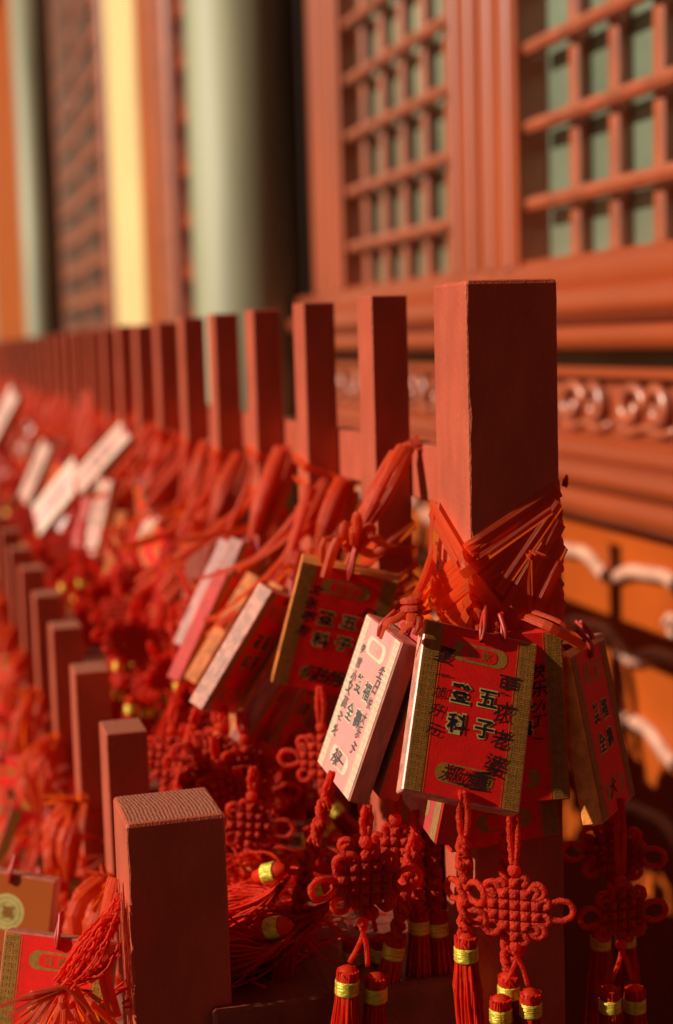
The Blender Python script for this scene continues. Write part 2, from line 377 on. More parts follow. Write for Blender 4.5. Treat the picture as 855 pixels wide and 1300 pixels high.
def rrect(cx, cz, w_, h_, r, n=5):
    p = []
    for k, (sx, sz) in enumerate(((1, 1), (-1, 1), (-1, -1), (1, -1))):
        for j in range(n+1):
            a = PI/2*(k+j/n); p.append((cx+sx*(w_/2-r)+r*math.cos(a), cz+sz*(h_/2-r)+r*math.sin(a)))
    return p
PW, PH, PT = .06, .0875, .011
def print_mesh(words, left, right, bottom, seed, full=True, matte=True):
    """the printed face of a plaque: red field, gold side strips, cartouches, four outlined characters, brush writing"""
    r = random.Random(seed); mb = MB(); y0 = -PT/2
    L = lambda k: y0-.00012*(k+1)
    mb.sheet([(-PW/2+.0008, PH/2-.0008), (-PW/2+.0008, -PH/2+.0008), (PW/2-.0008, -PH/2+.0008), (PW/2-.0008, PH/2-.0008)], L(0), 0)
    for s in (-1, 1):
        a, b = s*(PW/2-.0009), s*(PW/2-.0092); x0, x1 = min(a, b), max(a, b)
        mb.sheet([(x0, PH/2-.0009), (x0, -PH/2+.0009), (x1, -PH/2+.0009), (x1, PH/2-.0009)], L(1), 1)
        i0 = s*(PW/2-.0104); i1 = s*(PW/2-.0100); x0, x1 = min(i0, i1), max(i0, i1)
        mb.sheet([(x0, PH/2-.001), (x0, -PH/2+.001), (x1, -PH/2+.001), (x1, PH/2-.001)], L(1), 1)
        if full:                                   # fretwork squares along the strip
            n = 24; st = (PH-.003)/n
            for k in range(n*2):
                c = s*(PW/2-.0050)+(.0019 if k % 2 else -.0019); z = PH/2-.0015-st*(k//2+.5); q = st*.38; e = .00035
                for (ax, az, bx, bz) in ((-q, q, q, q-e), (-q, -q+e, q, -q), (-q, q, -q+e, -q), (q-e, q, q, -q*.2), (-q*.2, q*.2, q*.4, -q*.2)):
                    mb.sheet([(c+ax, z+az), (c+ax, z+bz), (c+bx, z+bz), (c+bx, z+az)], L(2), 2)
    # top cartouche: gold outline ring with red inner plate and two characters
    z = PH/2-.0130
    mb.sheet(rrect(0, z, .0300, .0098, .0048), L(1), 1)
    mb.sheet(rrect(0, z, .0190, .0070, .0030), L(2), 0)
    for k, ch in enumerate('旨欽'): put(mb, ch, -.0036+.0072*k, z, L(3), .0052, .01, 2)
    z = -PH/2+.0125
    mb.sheet(rrect(0, z, .0300, .0098, .0048), L(1), 1)
    mb.sheet(rrect(0, z, .0180, .0082, .0012), L(2), 0)
    for k, ch in enumerate(words):                 # right column first, read downwards
        x = .0071 if k < 2 else -.0071; zz = .0095 if k % 2 == 0 else -.0060
        put(mb, ch, x, zz, L(2), .0106, .075, 3); put(mb, ch, x, zz, L(3), .0104, .022, 4)
    def hand(chars, x, z, dx, dz, size):
        for k, ch in enumerate(chars):
            put(mb, ch, x+dx*k+r.uniform(-.0007, .0007), z+dz*k+r.uniform(-.0006, .0006), L(4), size*r.uniform(.9, 1.3), .012, 5, r.uniform(-.2, .12), r.uniform(.1, .4), r.uniform(.8, 1.1), r.uniform(.8, 1.1))
    if left: hand(left, -.0172, .0265, -.0003, -.0095 if len(left) < 6 else -.0078, .0080 if len(left) < 6 else .0068)
    if right: hand(right, .0172, .0180 if len(right) < 5 else .0230, -.0006, -.0135 if len(right) < 5 else -.0085, .0096 if len(right) < 5 else .007)
    if bottom: hand(bottom, -.0075 if len(bottom) > 2 else -.004, z+.0004, .0076, -.0004, .0092)
    for zz in (PH/2-.0055, -PH/2+.0045):           # the cord holes
        mb.sheet([(.0011*math.cos(a*PI/5), zz+.0011*math.sin(a*PI/5)) for a in range(10)], L(5), 4)
    return mb.mesh('printed_face', ['print_glare', 'gold_glare', 'fret_glare', 'gold_glare', 'ink_gloss', 'ink_gloss'] if matte is None else ['print_red_matte' if matte else 'print_red', 'gold_matte' if matte else 'gold', 'gold_dark', 'glyph_gold', 'ink' if matte else 'ink_gloss', 'ink_faint' if matte else 'ink_gloss'], False)
def coin_mesh():
    mb = MB(); y0 = -PT/2; L = lambda k: y0-.00012*(k+1)
    mb.sheet(rrect(0, 0, PW-.0016, PH-.0016, .001), L(0), 0)
    mb.sheet([(.0115*math.cos(2*PI*k/28), .0195+.0115*math.sin(2*PI*k/28)) for k in range(28)], L(1), 1)
    for q in (.0093, .0064):
        ring = []
        for k in range(24): ring.append((q*math.cos(2*PI*k/24), .0195+q*math.sin(2*PI*k/24)))
        for k in range(24):
            a, b = ring[k], ring[(k+1) % 24]; s = (q-.0006)/q
            mb.sheet([a, b, (b[0]*s, .0195+(b[1]-.0195)*s), (a[0]*s, .0195+(a[1]-.0195)*s)], L(2), 2)
    put(mb, '福', 0, .0195, L(3), .0085, .03, 2)
    put(mb, '福', -.008, -.012, L(2), .0125, .028, 4); put(mb, '壽', .008, -.012, L(2), .0125, .028, 4)
    for zz in (PH/2-.0045,): mb.sheet([(.0011*math.cos(a*PI/5), zz+.0011*math.sin(a*PI/5)) for a in range(10)], L(4), 4)
    return mb.mesh('printed_face', ['orange', 'glyph_gold', 'gold_dark', 'glyph_gold', 'ink', 'ink_faint'], False)
WZ, FS = '五子登科', '福壽雙全'
PR = {
    'front': print_mesh(WZ, '夏一加升元', '更衣老婆', '郑立重', 1),
    'upper': print_mesh(WZ, '文张嘴到', '马', '何志明', 2),
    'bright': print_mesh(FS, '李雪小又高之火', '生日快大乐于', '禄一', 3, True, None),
    'back': print_mesh(FS, '平安', '快乐小丁一', '', 4),
    'right': print_mesh(FS, '', '', '大', 5),
    'plain': print_mesh(WZ, '', '', '', 6, False, False),
    'fs': print_mesh(FS, '', '', '', 7, False, False),
    'plain_matte': print_mesh(WZ, '', '', '', 6, False), 'wish_matte': print_mesh(FS, '', '', '', 7, False),
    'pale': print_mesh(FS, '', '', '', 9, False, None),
    'low': print_mesh(WZ, '', '一', '', 8, True),
    'coin': coin_mesh(),
}
BOARD = MB().box((-PW/2, -PT/2, -PH/2), (PW/2, PT/2, PH/2), 0, None, .0007).mesh('board', ['plaque_side'], False)
BOARD_R = MB().box((-PW/2, -PT/2, -PH/2), (PW/2, PT/2, PH/2), 0, None, .0007).mesh('board', ['board_red'], False)
BOARD_W = MB().box((-PW/2, -PT/2, -PH/2), (PW/2, PT/2, PH/2), 0, None, .0007).mesh('board', ['wood_side'], False)

BOARD_P = MB().box((-PW/2, -PT/2, -PH/2), (PW/2, PT/2, PH/2), 0, None, .0007).mesh('board', ['sunlit_side'], False)
BOARD_O = MB().box((-PW/2, -PT/2, -PH/2), (PW/2, PT/2, PH/2), 0, None, .0007).mesh('board', ['lit_orange_side'], False)
# ------------------------------------------------------------------ knotted pendants (all hang down from their origin)
RC = .00175
def smooth_path(ctrl, n=6):
    c = [V(p) for p in ctrl]; out = []
    for i in range(len(c)-1):
        p0, p1, p2, p3 = c[max(i-1, 0)], c[i], c[i+1], c[min(i+2, len(c)-1)]
        for k in range(n):
            t = k/n; out.append(.5*((2*p1)+(-p0+p2)*t+(2*p0-5*p1+4*p2-p3)*t*t+(-p0+3*p1-3*p2+p3)*t**3))
    out.append(c[-1]); return out
def arc_loop(mb, c, d, L_, w_, r=RC*.9, tilt=0.):
    """a cord loop leaving point c along direction d (in x-z), length L_, width w_"""
    d = V(d).normalized(); s = V((-d.z, 0, d.x)); pts = []
    for k in range(15):
        a = -PI*.92+2*PI*.92*k/14
        pts.append(V(c)+d*(L_*.5*(1+math.cos(a)))+s*(w_*.5*math.sin(a)*(1+.15*math.cos(a)))+V((0, tilt*L_*.5*(1+math.cos(a)), 0)))
    mb.rope(pts, r)
def panchang(n=6, sp=.0040, z0=0., big=True, seed=0):
    """woven endless knot: n cords each way over and under, small ears on the edges, two long ears at the sides"""
    r = random.Random(seed); mb = MB(); h = (n-1)/2
    R45 = Matrix.Rotation(PI/4, 3, 'Y')
    def P(u, v, y): q = R45 @ V((u*sp, 0, v*sp)); return V((q.x, y, q.z+z0))
    for i in range(n):
        for d in (0, 1):
            pts = []
            for k in range(n*4+1):
                t = -h-.5+k/4*(n)/(n); t = -h-.5+k*(n)/(n*4)
                y = RC*.85*math.cos(PI*(t-h))*(1 if (i+d) % 2 else -1)
                pts.append(P(t, i-h, y) if d == 0 else P(i-h, t, -y))
            mb.rope(pts, RC*1.02)
    for e in range(4):                                   # edge ears joining neighbouring cords
        for i in range(0, n-1, 2 if e % 2 else 1):
            if (i % 2) != (e // 2): continue
            a = []
            for k in range(9):
                t = PI*k/8; o = h+.5+1.1*math.sin(t); q = i-h+.5-.5*math.cos(t)*(1+.5*math.sin(t))
                a.append([P(o, q, 0), P(q, o, 0), P(-o, q, 0), P(q, -o, 0)][e])
            mb.rope(a, RC*.9)
    if big:
        D = (h+.5)*sp*1.414
        arc_loop(mb, (D*.86, 0, z0), (1, 0, r.uniform(-.3, .1)), .0150, .0105, tilt=r.uniform(-.5, .3))
        arc_loop(mb, (-D*.86, 0, z0), (-1, 0, r.uniform(-.4, .2)), .0130, .010, tilt=r.uniform(-.3, .3))
        for sx in (-1, 1):
            arc_loop(mb, (sx*D*.50, 0, z0+D*.42), (sx*1, 0, 1), .0085, .0075); arc_loop(mb, (sx*D*.52, 0, z0-D*.42), (sx*1, 0, -1), .0080, .0072)
    mb.ball((0, 0, z0+(h+1.6)*sp*1.414*.9), .0036, 8); mb.ball((0, 0, z0-(h+1.4)*sp*1.414*.9), .0032, 8)
    return mb
def chain(L_, seed=0, loops=True):
    """a column of button knots with a butterfly loop pair"""
    r = random.Random(seed); mb = MB(); z = 0.; k = 0
    while z > -L_:
        mb.ball((r.uniform(-.0012, .0012), r.uniform(-.0012, .0012), z), .0030+r.uniform(-.0004, .0006), 8, 0, .85)
        a = r.uniform(0, 6)
        for q in (0, PI):
            pts = [V((.0030*math.cos(a+q+t*.8), .0030*math.sin(a+q+t*.8), z+.003-t*.0022)) for t in range(5)]; mb.rope(pts, .0014)
        z -= .0062; k += 1
    if loops:
        arc_loop(mb, (.001, 0, -L_*.55), (1, 0, .15), .0135, .0105, tilt=-.4); arc_loop(mb, (-.001, 0, -L_*.55), (-1, 0, -.25), .012, .010, tilt=.3)
        arc_loop(mb, (.001, 0, -L_*.8), (1, 0, -.6), .009, .008, tilt=.5)
    mb.tube([(0, 0, .001), (0, 0, -L_-.002)], .0016, 6)
    return mb
def tassel_meshes(seed, L_=.085, bend=0., spread=1., nth=70):
    """threads with a domed head; the gold band is its own mesh. Origin at the top of the head."""
    r = random.Random(seed); mb = MB()
    mb.lathe([(.0012, .0010), (.0034, 0), (.0052, -.0024), (.0055, -.006), (.0049, -.0135), (.0049, -.017)]+([(.0054, -.030), (.0050, -.05), (.002, -L_*.9)] if spread < 1.2 else [(.0036, -.022), (.001, -.034)]), 14)
    for k in range(nth):
        a = r.uniform(0, 2*PI); q = math.sqrt(r.uniform(.5, 1)); l = L_*r.uniform(.80, 1.06); pts = []
        sa = r.uniform(-.4, .4); sp = r.uniform(.8, 1.6)*spread*(1.9 if k % 9 == 0 else 1)
        for j in range(7):
            t = j/6; rad = .0054*q*(1+.30*math.sin(PI*min(1, t*1.6))*(t > .17))*(1 if t < .25 else 1+(sp-1)*(t-.25))
            pts.append((rad*math.cos(a+sa*t)+bend*t*t+r.uniform(-.0003, .0003), rad*math.sin(a+sa*t)+r.uniform(-.0003, .0003), -.001-l*t))
        mb.tube(pts, .00052, 3, 0, cap=False)
    for k in range(10):
        a = r.uniform(0, 6.28); mb.tube([(.0054*math.cos(a+t*.25), .0054*math.sin(a+t*.25), -.002-t*.0018-.0003*k) for t in range(4)], .0005, 3, cap=False)
    band = MB(); prof = []
    for i in range(9): prof.append((.0058+(.0003 if i % 2 else 0), -.0062-.0072*i/8))
    band.lathe([(.0046, -.0062)]+prof+[(.0046, -.0134)], 18)
    return mb.mesh('tassel', 'thread'), band.mesh('gold_band', 'gold_thread')
TAS = [tassel_meshes(s, .088+.006*s, (-1)**s*.004) for s in range(4)]
TASL = [tassel_meshes(20+s, .080, .012*(-1)**s, 1.7, 75) for s in range(3)]
KN = [panchang(6, .0040, -.024, True, s).mesh('endless_knot', 'cord') for s in range(3)]
KS = [panchang(5, .0037, -.020, False, 9).mesh('endless_knot', 'cord'), panchang(5, .0040, -.022, True, 11).mesh('endless_knot', 'cord')]
CH = [chain(.045, 1).mesh('knot_column', 'cord'), chain(.060, 2).mesh('knot_column', 'cord'), chain(.038, 3, False).mesh('knot_column', 'cord')]
def cord_mesh(L_, gap=.004, seed=0):
    mb = MB(); r = random.Random(seed)
    for s in (-1, 1):
        mb.rope(smooth_path([(s*.0008, 0, .001), (s*gap*.5, r.uniform(-.001, .001), -L_*.35), (s*gap*.5, 0, -L_*.6), (s*.0010, 0, -L_)]), .0015)
    return mb.mesh('hanging_cord', 'cord')
CORD = {}
def cord(L_):
    k = round(L_, 3)
    if k not in CORD: CORD[k] = cord_mesh(k, .004, int(k*1000))
    return CORD[k]
TW = MB().tube(smooth_path([(0, 0, .002), (.001, .0006, -.008), (0, 0, -.019)], 4), .0013, 5).mesh('tassel_cord', 'cord')

def T(x=0, y=0, z=0): return Matrix.Translation((x, y, z))
def pendant(root, Mw, kind, Lc=.02, seed=0):
    """knot, cords and tassels as parts of root; Mw is the world matrix of the hanging point"""
    r = random.Random(seed); B = root.matrix_basis.inverted() @ Mw
    link('hanging_cord', cord(Lc), root, B)
    B = B @ T(0, 0, -Lc)
    if kind in 'ab':
        kn = KN[seed % 3] if kind == 'a' else KS[1]
        link('endless_knot', kn, root, B @ Matrix.Rotation(r.uniform(-.3, .3), 4, 'Z')); z = -.047 if kind == 'a' else -.041
        tt = TAS
        for s in (-1, 1):
            Q = B @ T(s*.0008, s*.001, z) @ Matrix.Rotation(s*r.uniform(.2, .38), 4, 'Y')
            link('tassel_cord', TW, root, Q)
            Q2 = B @ T(s*.0072+r.uniform(-.001, .001), s*.002, z-.018-r.uniform(0, .007))
            a, b = tt[r.randrange(4)]; t = link('tassel', a, root, Q2 @ Matrix.Rotation(r.uniform(0, 6), 4, 'Z')); link('gold_band', b, t)
    elif kind == 's':
        link('endless_knot', KS[0], root, B)
    else:
        ch = CH[0] if kind == 'c' else CH[1] if kind == 'd' else CH[2]; L_ = .047 if kind == 'c' else .062 if kind == 'd' else .040
        link('knot_column', ch, root, B @ Matrix.Rotation(r.uniform(-.6, .6), 4, 'Z'))
        a, b = TAS[r.randrange(4)]; t = link('tassel', a, root, B @ T(0, 0, -L_)); link('gold_band', b, t)

def plaque(label, pose, pr='plain', pend=None, Lc=.02, board=None, group='prayer plaques hanging from the tall row of posts', seed=0, sway=0., top=.010):
    loc, rot = pose
    Mp = T(loc[0], loc[1], loc[2]+H) @ Euler(rot, 'XYZ').to_matrix().to_4x4()
    o = thing('prayer_plaque', label, 'prayer plaque', Mp, group)
    b = link('board', board or BOARD, o); link('printed_face', PR[pr], b)
    if top:
        mb = MB(); r = random.Random(seed+5)
        mb.tube(smooth_path([(0, -PT/2-.0012, PH/2-.0055), (.0004, -PT/2-.002, PH/2+.001), (r.uniform(-.002, .002), -.002, PH/2+top)], 5), .0013, 6)
        mb.tube(smooth_path([(0, -PT/2-.0010, PH/2-.0055), (-.0012, -PT/2-.0016, PH/2+.001), (r.uniform(-.003, .003), .001, PH/2+top)], 5), .0011, 6)
        part('hanging_loop', mb, 'ribbon_deep', o)
    if pend:
        hp = Mp @ V((0, -PT/2-.0012, -PH/2+.0045))
        pendant(o, Matrix.Translation(hp) @ Matrix.Rotation(YAW*-1+random.Random(seed).uniform(-.3, .3), 4, 'Z') @ Matrix.Rotation(sway, 4, 'Y'), pend, Lc, seed)
    return o

POSE = {
    'front': ((0.2581,0.6935,-0.1876),(-0.455,0.275,-0.129)), 'bright': ((0.2240,0.7544,-0.1932),(-0.336,0.084,-1.566)),
    'bright_behind': ((0.2400,0.7530,-0.1925),(-0.330,0.080,-1.580)), 'upper': ((0.2415,0.8794,-0.1745),(0.351,0.249,-0.213)),
    'right': ((0.3387,0.7207,-0.2084),(-0.203,0.030,0.83)), 'right_behind': ((0.3594,0.7689,-0.2142),(-0.163,0.089,0.839)),
    'back': ((0.2845,0.7088,-0.1939),(-0.054,-0.026,-0.185)), 'low': ((0.2823,0.7198,-0.2185),(-0.060,-0.060,-0.057)),
    'pink': ((0.2573,0.7308,-0.2103),(-0.180,0.122,-1.595)),
    'stackA': ((0.2010,0.9449,-0.1971),(0.500,0.290,.98)), 'stackB': ((0.2187,1.0640,-0.2113),(0.449,0.420,.97)),
    'stackC': ((0.2248,1.1154,-0.1931),(0.299,0.342,1.012)), 'stackD': ((0.2209,1.1477,-0.1973),(0.352,0.355,0.987)),
    'lowA': ((.226,.960,-.226),(0.53,0.30,1.10)), 'lowB': ((.243,.975,-.238),(0.52,0.30,1.08)),
    'E1': ((0.2260,1.3943,-0.2250),(0.172,0.016,1.021)), 'E2': ((0.2452,1.3482,-0.2179),(0.196,-0.074,0.998)), 'E3': ((0.2470,1.3070,-0.2097),(0.214,-0.145,0.982)),
    'F': ((0.2241,1.5318,-0.2139),(-0.346,0.119,-1.45)), 'W1': ((0.2119,1.7546,-0.1288),(-0.732,0.267,-1.52)), 'W2': ((0.1690,1.8570,-0.1800),(-0.582,0.529,-1.511)),
    'G1': ((0.1998,1.6979,-0.1893),(-0.269,0.011,-1.47)), 'H': ((0.1653,2.1279,-0.1702),(-0.413,0.143,-1.47)), 'I': ((0.1443,2.4552,-0.1029),(-0.452,0.363,-1.47)),
    'Q2': ((0.0541,0.7816,-0.3523),(-0.224,0.092,-0.426)), 'Q1': ((0.0403,0.9585,-0.3744),(-0.115,0.119,-0.486)),
}
plaque('sharp red plaque with black brush writing in front of the thick tall post', POSE['front'], 'front', 'c', .024, board=BOARD_P, seed=1, top=.016)
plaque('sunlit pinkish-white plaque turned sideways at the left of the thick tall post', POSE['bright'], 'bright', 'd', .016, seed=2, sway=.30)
plaque('plaque tucked close behind the sunlit pinkish-white one', POSE['bright_behind'], 'fs', 'b', .030, board=BOARD_R, seed=3)
plaque('dim red plaque with a brush-written name below the second tall post', POSE['upper'], 'upper', 'a', .022, board=BOARD_W, seed=4, top=.014)
plaque('dark red plaque with an orange edge at the right of the thick tall post', POSE['right'], 'right', 'b', .040, board=BOARD_O, seed=6)
plaque('plaque peeking out behind the one with the orange edge', POSE['right_behind'], 'plain', 'a', .016, seed=7)
plaque('shaded red plaque hanging behind the sharp one, its fretted strip showing', POSE['back'], 'back', 'a', .036, board=BOARD_R, seed=8)
plaque('lowest shaded red plaque of the bunch on the thick tall post', POSE['low'], 'low', 'd', .012, board=BOARD_R, seed=10)
plaque('pink-lit plaque whose lower corner shows under the sharp red one', POSE['pink'], 'fs', 'e', .012, board=BOARD_R, seed=11)
plaque('plaque with a broad pale edge leaning left of the name plaque', POSE['stackA'], 'plain_matte', 'a', .010, board=BOARD_P, seed=12, sway=.25)
plaque('leaning plaque second from the name plaque, with an orange-brown edge', POSE['stackB'], 'wish_matte', 'c', .010, board=BOARD_W, seed=13)
plaque('thin-edged leaning plaque with a gold strip, third from the name plaque', POSE['stackC'], 'plain_matte', 'b', .010, seed=14)
plaque('leaning plaque with a pale edge, farthest of the leaning four', POSE['stackD'], 'wish_matte', 'a', .010, seed=15)
plaque('dark plaque wedged under the leaning stack, its pale end showing', POSE['lowA'], 'plain_matte', 'b', .010, seed=16)
plaque('lowest dark plaque wedged under the name plaque', POSE['lowB'], 'wish_matte', 'a', .010, seed=17)
plaque('upright dark plaque with a lit left edge beyond the leaning stack', POSE['E1'], 'plain_matte', 'a', .010, board=BOARD_R, seed=18)
plaque('upright olive-edged plaque in the middle of the dark three', POSE['E2'], 'wish_matte', 'c', .010, seed=19)
plaque('upright plaque nearest the leaning stack among the dark three', POSE['E3'], 'plain_matte', 'b', .010, seed=20)
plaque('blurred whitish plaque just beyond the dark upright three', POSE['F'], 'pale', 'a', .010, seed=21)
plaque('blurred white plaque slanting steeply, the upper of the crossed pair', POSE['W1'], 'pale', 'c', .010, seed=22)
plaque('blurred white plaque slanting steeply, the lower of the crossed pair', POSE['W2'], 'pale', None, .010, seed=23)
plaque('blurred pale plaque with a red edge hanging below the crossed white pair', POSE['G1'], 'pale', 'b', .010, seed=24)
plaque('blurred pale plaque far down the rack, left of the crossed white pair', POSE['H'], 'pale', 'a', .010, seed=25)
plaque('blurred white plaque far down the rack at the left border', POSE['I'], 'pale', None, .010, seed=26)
plaque('red plaque with a gold cartouche hanging outside the low thick post', POSE['Q2'], 'low', None, .02, group='prayer plaques hanging outside the low row of posts', seed=27, top=.012)
plaque('orange plaque with a round gold coin print outside the low posts', POSE['Q1'], 'coin', None, .02, group='prayer plaques hanging outside the low row of posts', seed=28, top=.012)

for q, (lab, loc, rot, bd) in enumerate([
    ('dark plaque squeezed between the two leaning ones nearest the name plaque', (.222, 1.003, -.207), (.47, .33, 1.0), 'W'),
    ('brown-edged plaque lying against the far side of the leaning stack', (.236, 1.085, -.235), (.42, .40, 1.02), 'B'),
    ('low shaded plaque under the orange-edged leaning one', (.228, 1.02, -.243), (.5, .36, 1.05), 'W'),
    ('shaded plaque standing behind the farthest leaning one', (.243, 1.205, -.215), (.3, .2, 1.0), 'B'),
    ('brown plaque low between the leaning stack and the dark upright three', (.232, 1.255, -.245), (.34, .30, 1.05), 'W')]):
    plaque(lab, (loc, rot), ['plain_matte', 'wish_matte'][q % 2], 'b', .010, {'W': BOARD_W, 'B': BOARD}[bd], seed=60+q)
ORD = ['', 'second', 'third', 'fourth', 'fifth', 'sixth', 'seventh', 'eighth', 'ninth', 'tenth', 'eleventh', 'twelfth', 'thirteenth', 'fourteenth', 'fifteenth', 'sixteenth', 'seventeenth', 'eighteenth', 'nineteenth', 'twentieth',
       'twenty-first', 'twenty-second', 'twenty-third', 'twenty-fourth', 'twenty-fifth', 'twenty-sixth', 'twenty-seventh', 'twenty-eighth']
rng = random.Random(41)
KINDW = ['pale sunlit', 'dark shaded']
for i in range(5, 26):                                   # the rest of the tall row, all out of focus
    y = YU+i*SU
    for k in range(2 if i > 7 else 1):
        lit = k == 0 and rng.random() < .62
        yaw = rng.uniform(-1.7, -1.1) if lit else rng.uniform(.6, 1.2)
        rot = (rng.uniform(-.6, .1) if lit else rng.uniform(.1, .5), rng.uniform(0, .5), yaw)
        loc = (rng.uniform(.17, .24) if lit else rng.uniform(.20, .255), y-rng.uniform(.03, .12), rng.uniform(-.26, -.185))
        plaque(f'blurred {KINDW[0 if lit else 1]} {["upper", "lower"][k]} plaque hanging at the {ORD[i]} tall post', (loc, rot), rng.choice(['plain_matte', 'wish_matte', 'plain_matte', 'wish_matte', 'fs']), rng.choice('abc') if i < 14 else None, .012, rng.choice([BOARD, BOARD, BOARD_R]), seed=100+i*3+k)
for i in range(3, 10):
    for k in range(2):
        y = YU+i*SU-.05-.07*k
        rot = (rng.uniform(.2, .45), rng.uniform(.1, .45), rng.uniform(.95, 1.15))
        plaque(f'leaning {["brown-edged", "red-edged"][k]} plaque seen edge-on below the {ORD[i]} tall post', ((rng.uniform(.205, .25), y, rng.uniform(-.245, -.20)), rot), rng.choice(['plain_matte', 'wish_matte']), 'b' if k else None, .012, [BOARD_W, BOARD_R][k], seed=400+i*2+k)
for i in range(2, 7):
    y = YL+i*SL
    rot = (rng.uniform(-.3, .1), rng.uniform(-.2, .4), rng.uniform(-.9, .2))
    plaque(f'blurred red plaque hanging outside the {ORD[i]} low post', ((XLS-.034+rng.uniform(-.01, .005), y-.04, -.405+rng.uniform(-.02, .02)), rot), rng.choice(['plain_matte', 'wish_matte']), None, .012, BOARD_R,
           'prayer plaques hanging outside the low row of posts', 300+i)

# ------------------------------------------------------------------ ribbons
def ribbons_near():
    o = thing('ribbon_tie', 'flat red ribbons crossed and knotted round the thick tall post', 'ribbon', T(XU, YU, H-.15), 'ribbons tied on the tall row of posts')
    X = T(XU, YU, H-.15).inverted()
    FN, LN = (0, -1, 0), (-1, 0, 0)
    f = lambda x, y, k: onY(x, y, YU-.0006-.0005*k)
    l = lambda x, y, k: onX(x, y, XU-.0006-.0005*k)
    def seg(a, b, n=7, sag=0): return [a.lerp(b, i/n)+V((0, 0, -sag*math.sin(PI*i/n))) for i in range(n+1)]
    def rnd(p, z=0):                                     # carry a strip round the right edge of the post
        return [V((XU+W+.001, YU+.022, p.z+.010)), V((XU+W+.0012, YU+.004, p.z+.003))]
    def fl(front, left, w_, k, mi=0):                    # over the front face, round the edge, over the left face
        A, B = f(*front[0], k), f(*front[1], k); C = l(*left, k)
        E = V((XU-.0006-.0005*k, YU-.0006-.0005*k, B.z)); p = rnd(A)+seg(A, E, 7)+seg(E, C, 6)[1:]
        return p, w_, [(1, 0, 0), (.7, -.7, 0)]+[FN]*7+[(-.7, -.7, 0)]+[LN]*6
    wraps = MB(); r = random.Random(7)
    for q, (a, b, c, w_) in enumerate([((709, 622), (597, 697), (548, 743), .0062), ((709, 634), (597, 708), (549, 752), .0040), ((709, 648), (597, 722), (552, 765), .0066), ((710, 662), (600, 748), (556, 778), .0052), ((710, 672), (608, 764), (560, 792), .0046)]):
        p, w_, n = fl((a, b), c, w_, q*.9+1); wraps.strip(p, w_*1.35, n, 0, .10, 0, q*.37)
    for q, (a, b, w_) in enumerate([((710, 640), (632, 752), .0040), ((711, 690), (650, 806), .0078), ((711, 664), (640, 802), .0052), ((711, 736), (672, 812), .0050), ((690, 690), (634, 780), .0030), ((712, 760), (694, 815), .006), ((700, 648), (618, 705), .003), ((711, 716), (668, 800), .0045)]):
        pa = f(*a, 6+q*.7); ed = a[0] > 709
        wraps.strip((rnd(pa) if ed else [])+seg(pa, f(*b, 6+q*.7)+V((0, -.0015, 0)), 7), w_*1.5, ([(1, 0, 0), (.7, -.7, 0)] if ed else [])+[FN]*8, 0, .12, r.uniform(-.08, .08), q*.61)
    for q, (a, b, w_) in enumerate([((548, 640), (586, 706), .0058), ((546, 652), (580, 716), .0042), ((598, 757), (553, 800), .0050), ((590, 768), (562, 803), .0060), ((549, 650), (544, 745), .0040), ((553, 690), (549, 770), .0046), ((596, 742), (560, 770), .0046), ((594, 776), (578, 808), .0050)]):
        wraps.strip(seg(l(*a, 7+q*.6), l(*b, 7+q*.6), 6), w_*1.4, LN, 0, .12, r.uniform(-.08, .08), q*.43)
    A = seg(l(584, 703, 9), V((XU-.006, YU-.006, l(594, 722, 9).z)), 4); B = seg(A[-1], f(634, 778, 12), 6)
    wraps.strip(A+B[1:], .0078, [LN]*4+[(-.7, -.7, 0)]*2+[FN]*5, 0, .14, .2, .9)
    for k in range(10):                                  # the far sides of the post
        z = H-.10-.008*k+r.uniform(-.003, .003)
        c = [(XU+W+.001, YU-.001, z+.008), (XU+W+.0015, YU+W*.5, z), (XU+W+.001, YU+W+.001, z-.006), (XU+W*.5, YU+W+.0015, z-.01), (XU-.001, YU+W+.001, z-.014)]
        wraps.strip(c, .005, [(1, 0, 0), (1, 0, 0), (.7, .7, 0), (0, 1, 0), (0, 1, 0)], 0, .1, 0, k*.3)
    part('wound_ribbon', wraps.xform(X), 'ribbon', o, False)
    kn = MB()
    c = onD(524, 770, .760)
    for k in range(9):
        a = onX(548+r.uniform(-2, 4), 700+k*10+r.uniform(-4, 4), XU-.004); d = onD(524+r.uniform(-4, 4), 770+r.uniform(-8, 8), .762)
        kn.strip(smooth_path([a, a.lerp(d, .55)+V((-.001, -.002, -.002)), d], 4), [.0045]*6+[.003]*3, (-.6, -.8, 0), 0, .25, r.uniform(-1, 1), k*.3)
    kn.ball(c, .0046, 8, 0, 1.3)
    for k in range(4):
        kn.tube(smooth_path([c+V((.004, 0, .006-.004*k)), c+V((0, -.005, .004-.004*k)), c+V((-.005, 0, .003-.004*k)), c+V((0, .004, .002-.004*k))], 4), .0018, 6)
    kn.strip(smooth_path([c, onD(505, 785, .755), onD(492, 791, .754), onD(483, 811, .756)], 5), [.0042]*12+[.002]*4, (-.3, -.9, .3), 0, .2, .5, .2)
    kn.strip(smooth_path([c, onD(520, 790, .752), onD(508, 804, .752)], 5), [.005]*6+[.0035]*5, (-.3, -.9, .3), 0, .2, 1.0, .5)
    kn.strip(smooth_path([c, onD(533, 792, .752), onD(527, 806, .752)], 5), .004, (-.3, -.9, .3), 0, .2, -.8, .7)
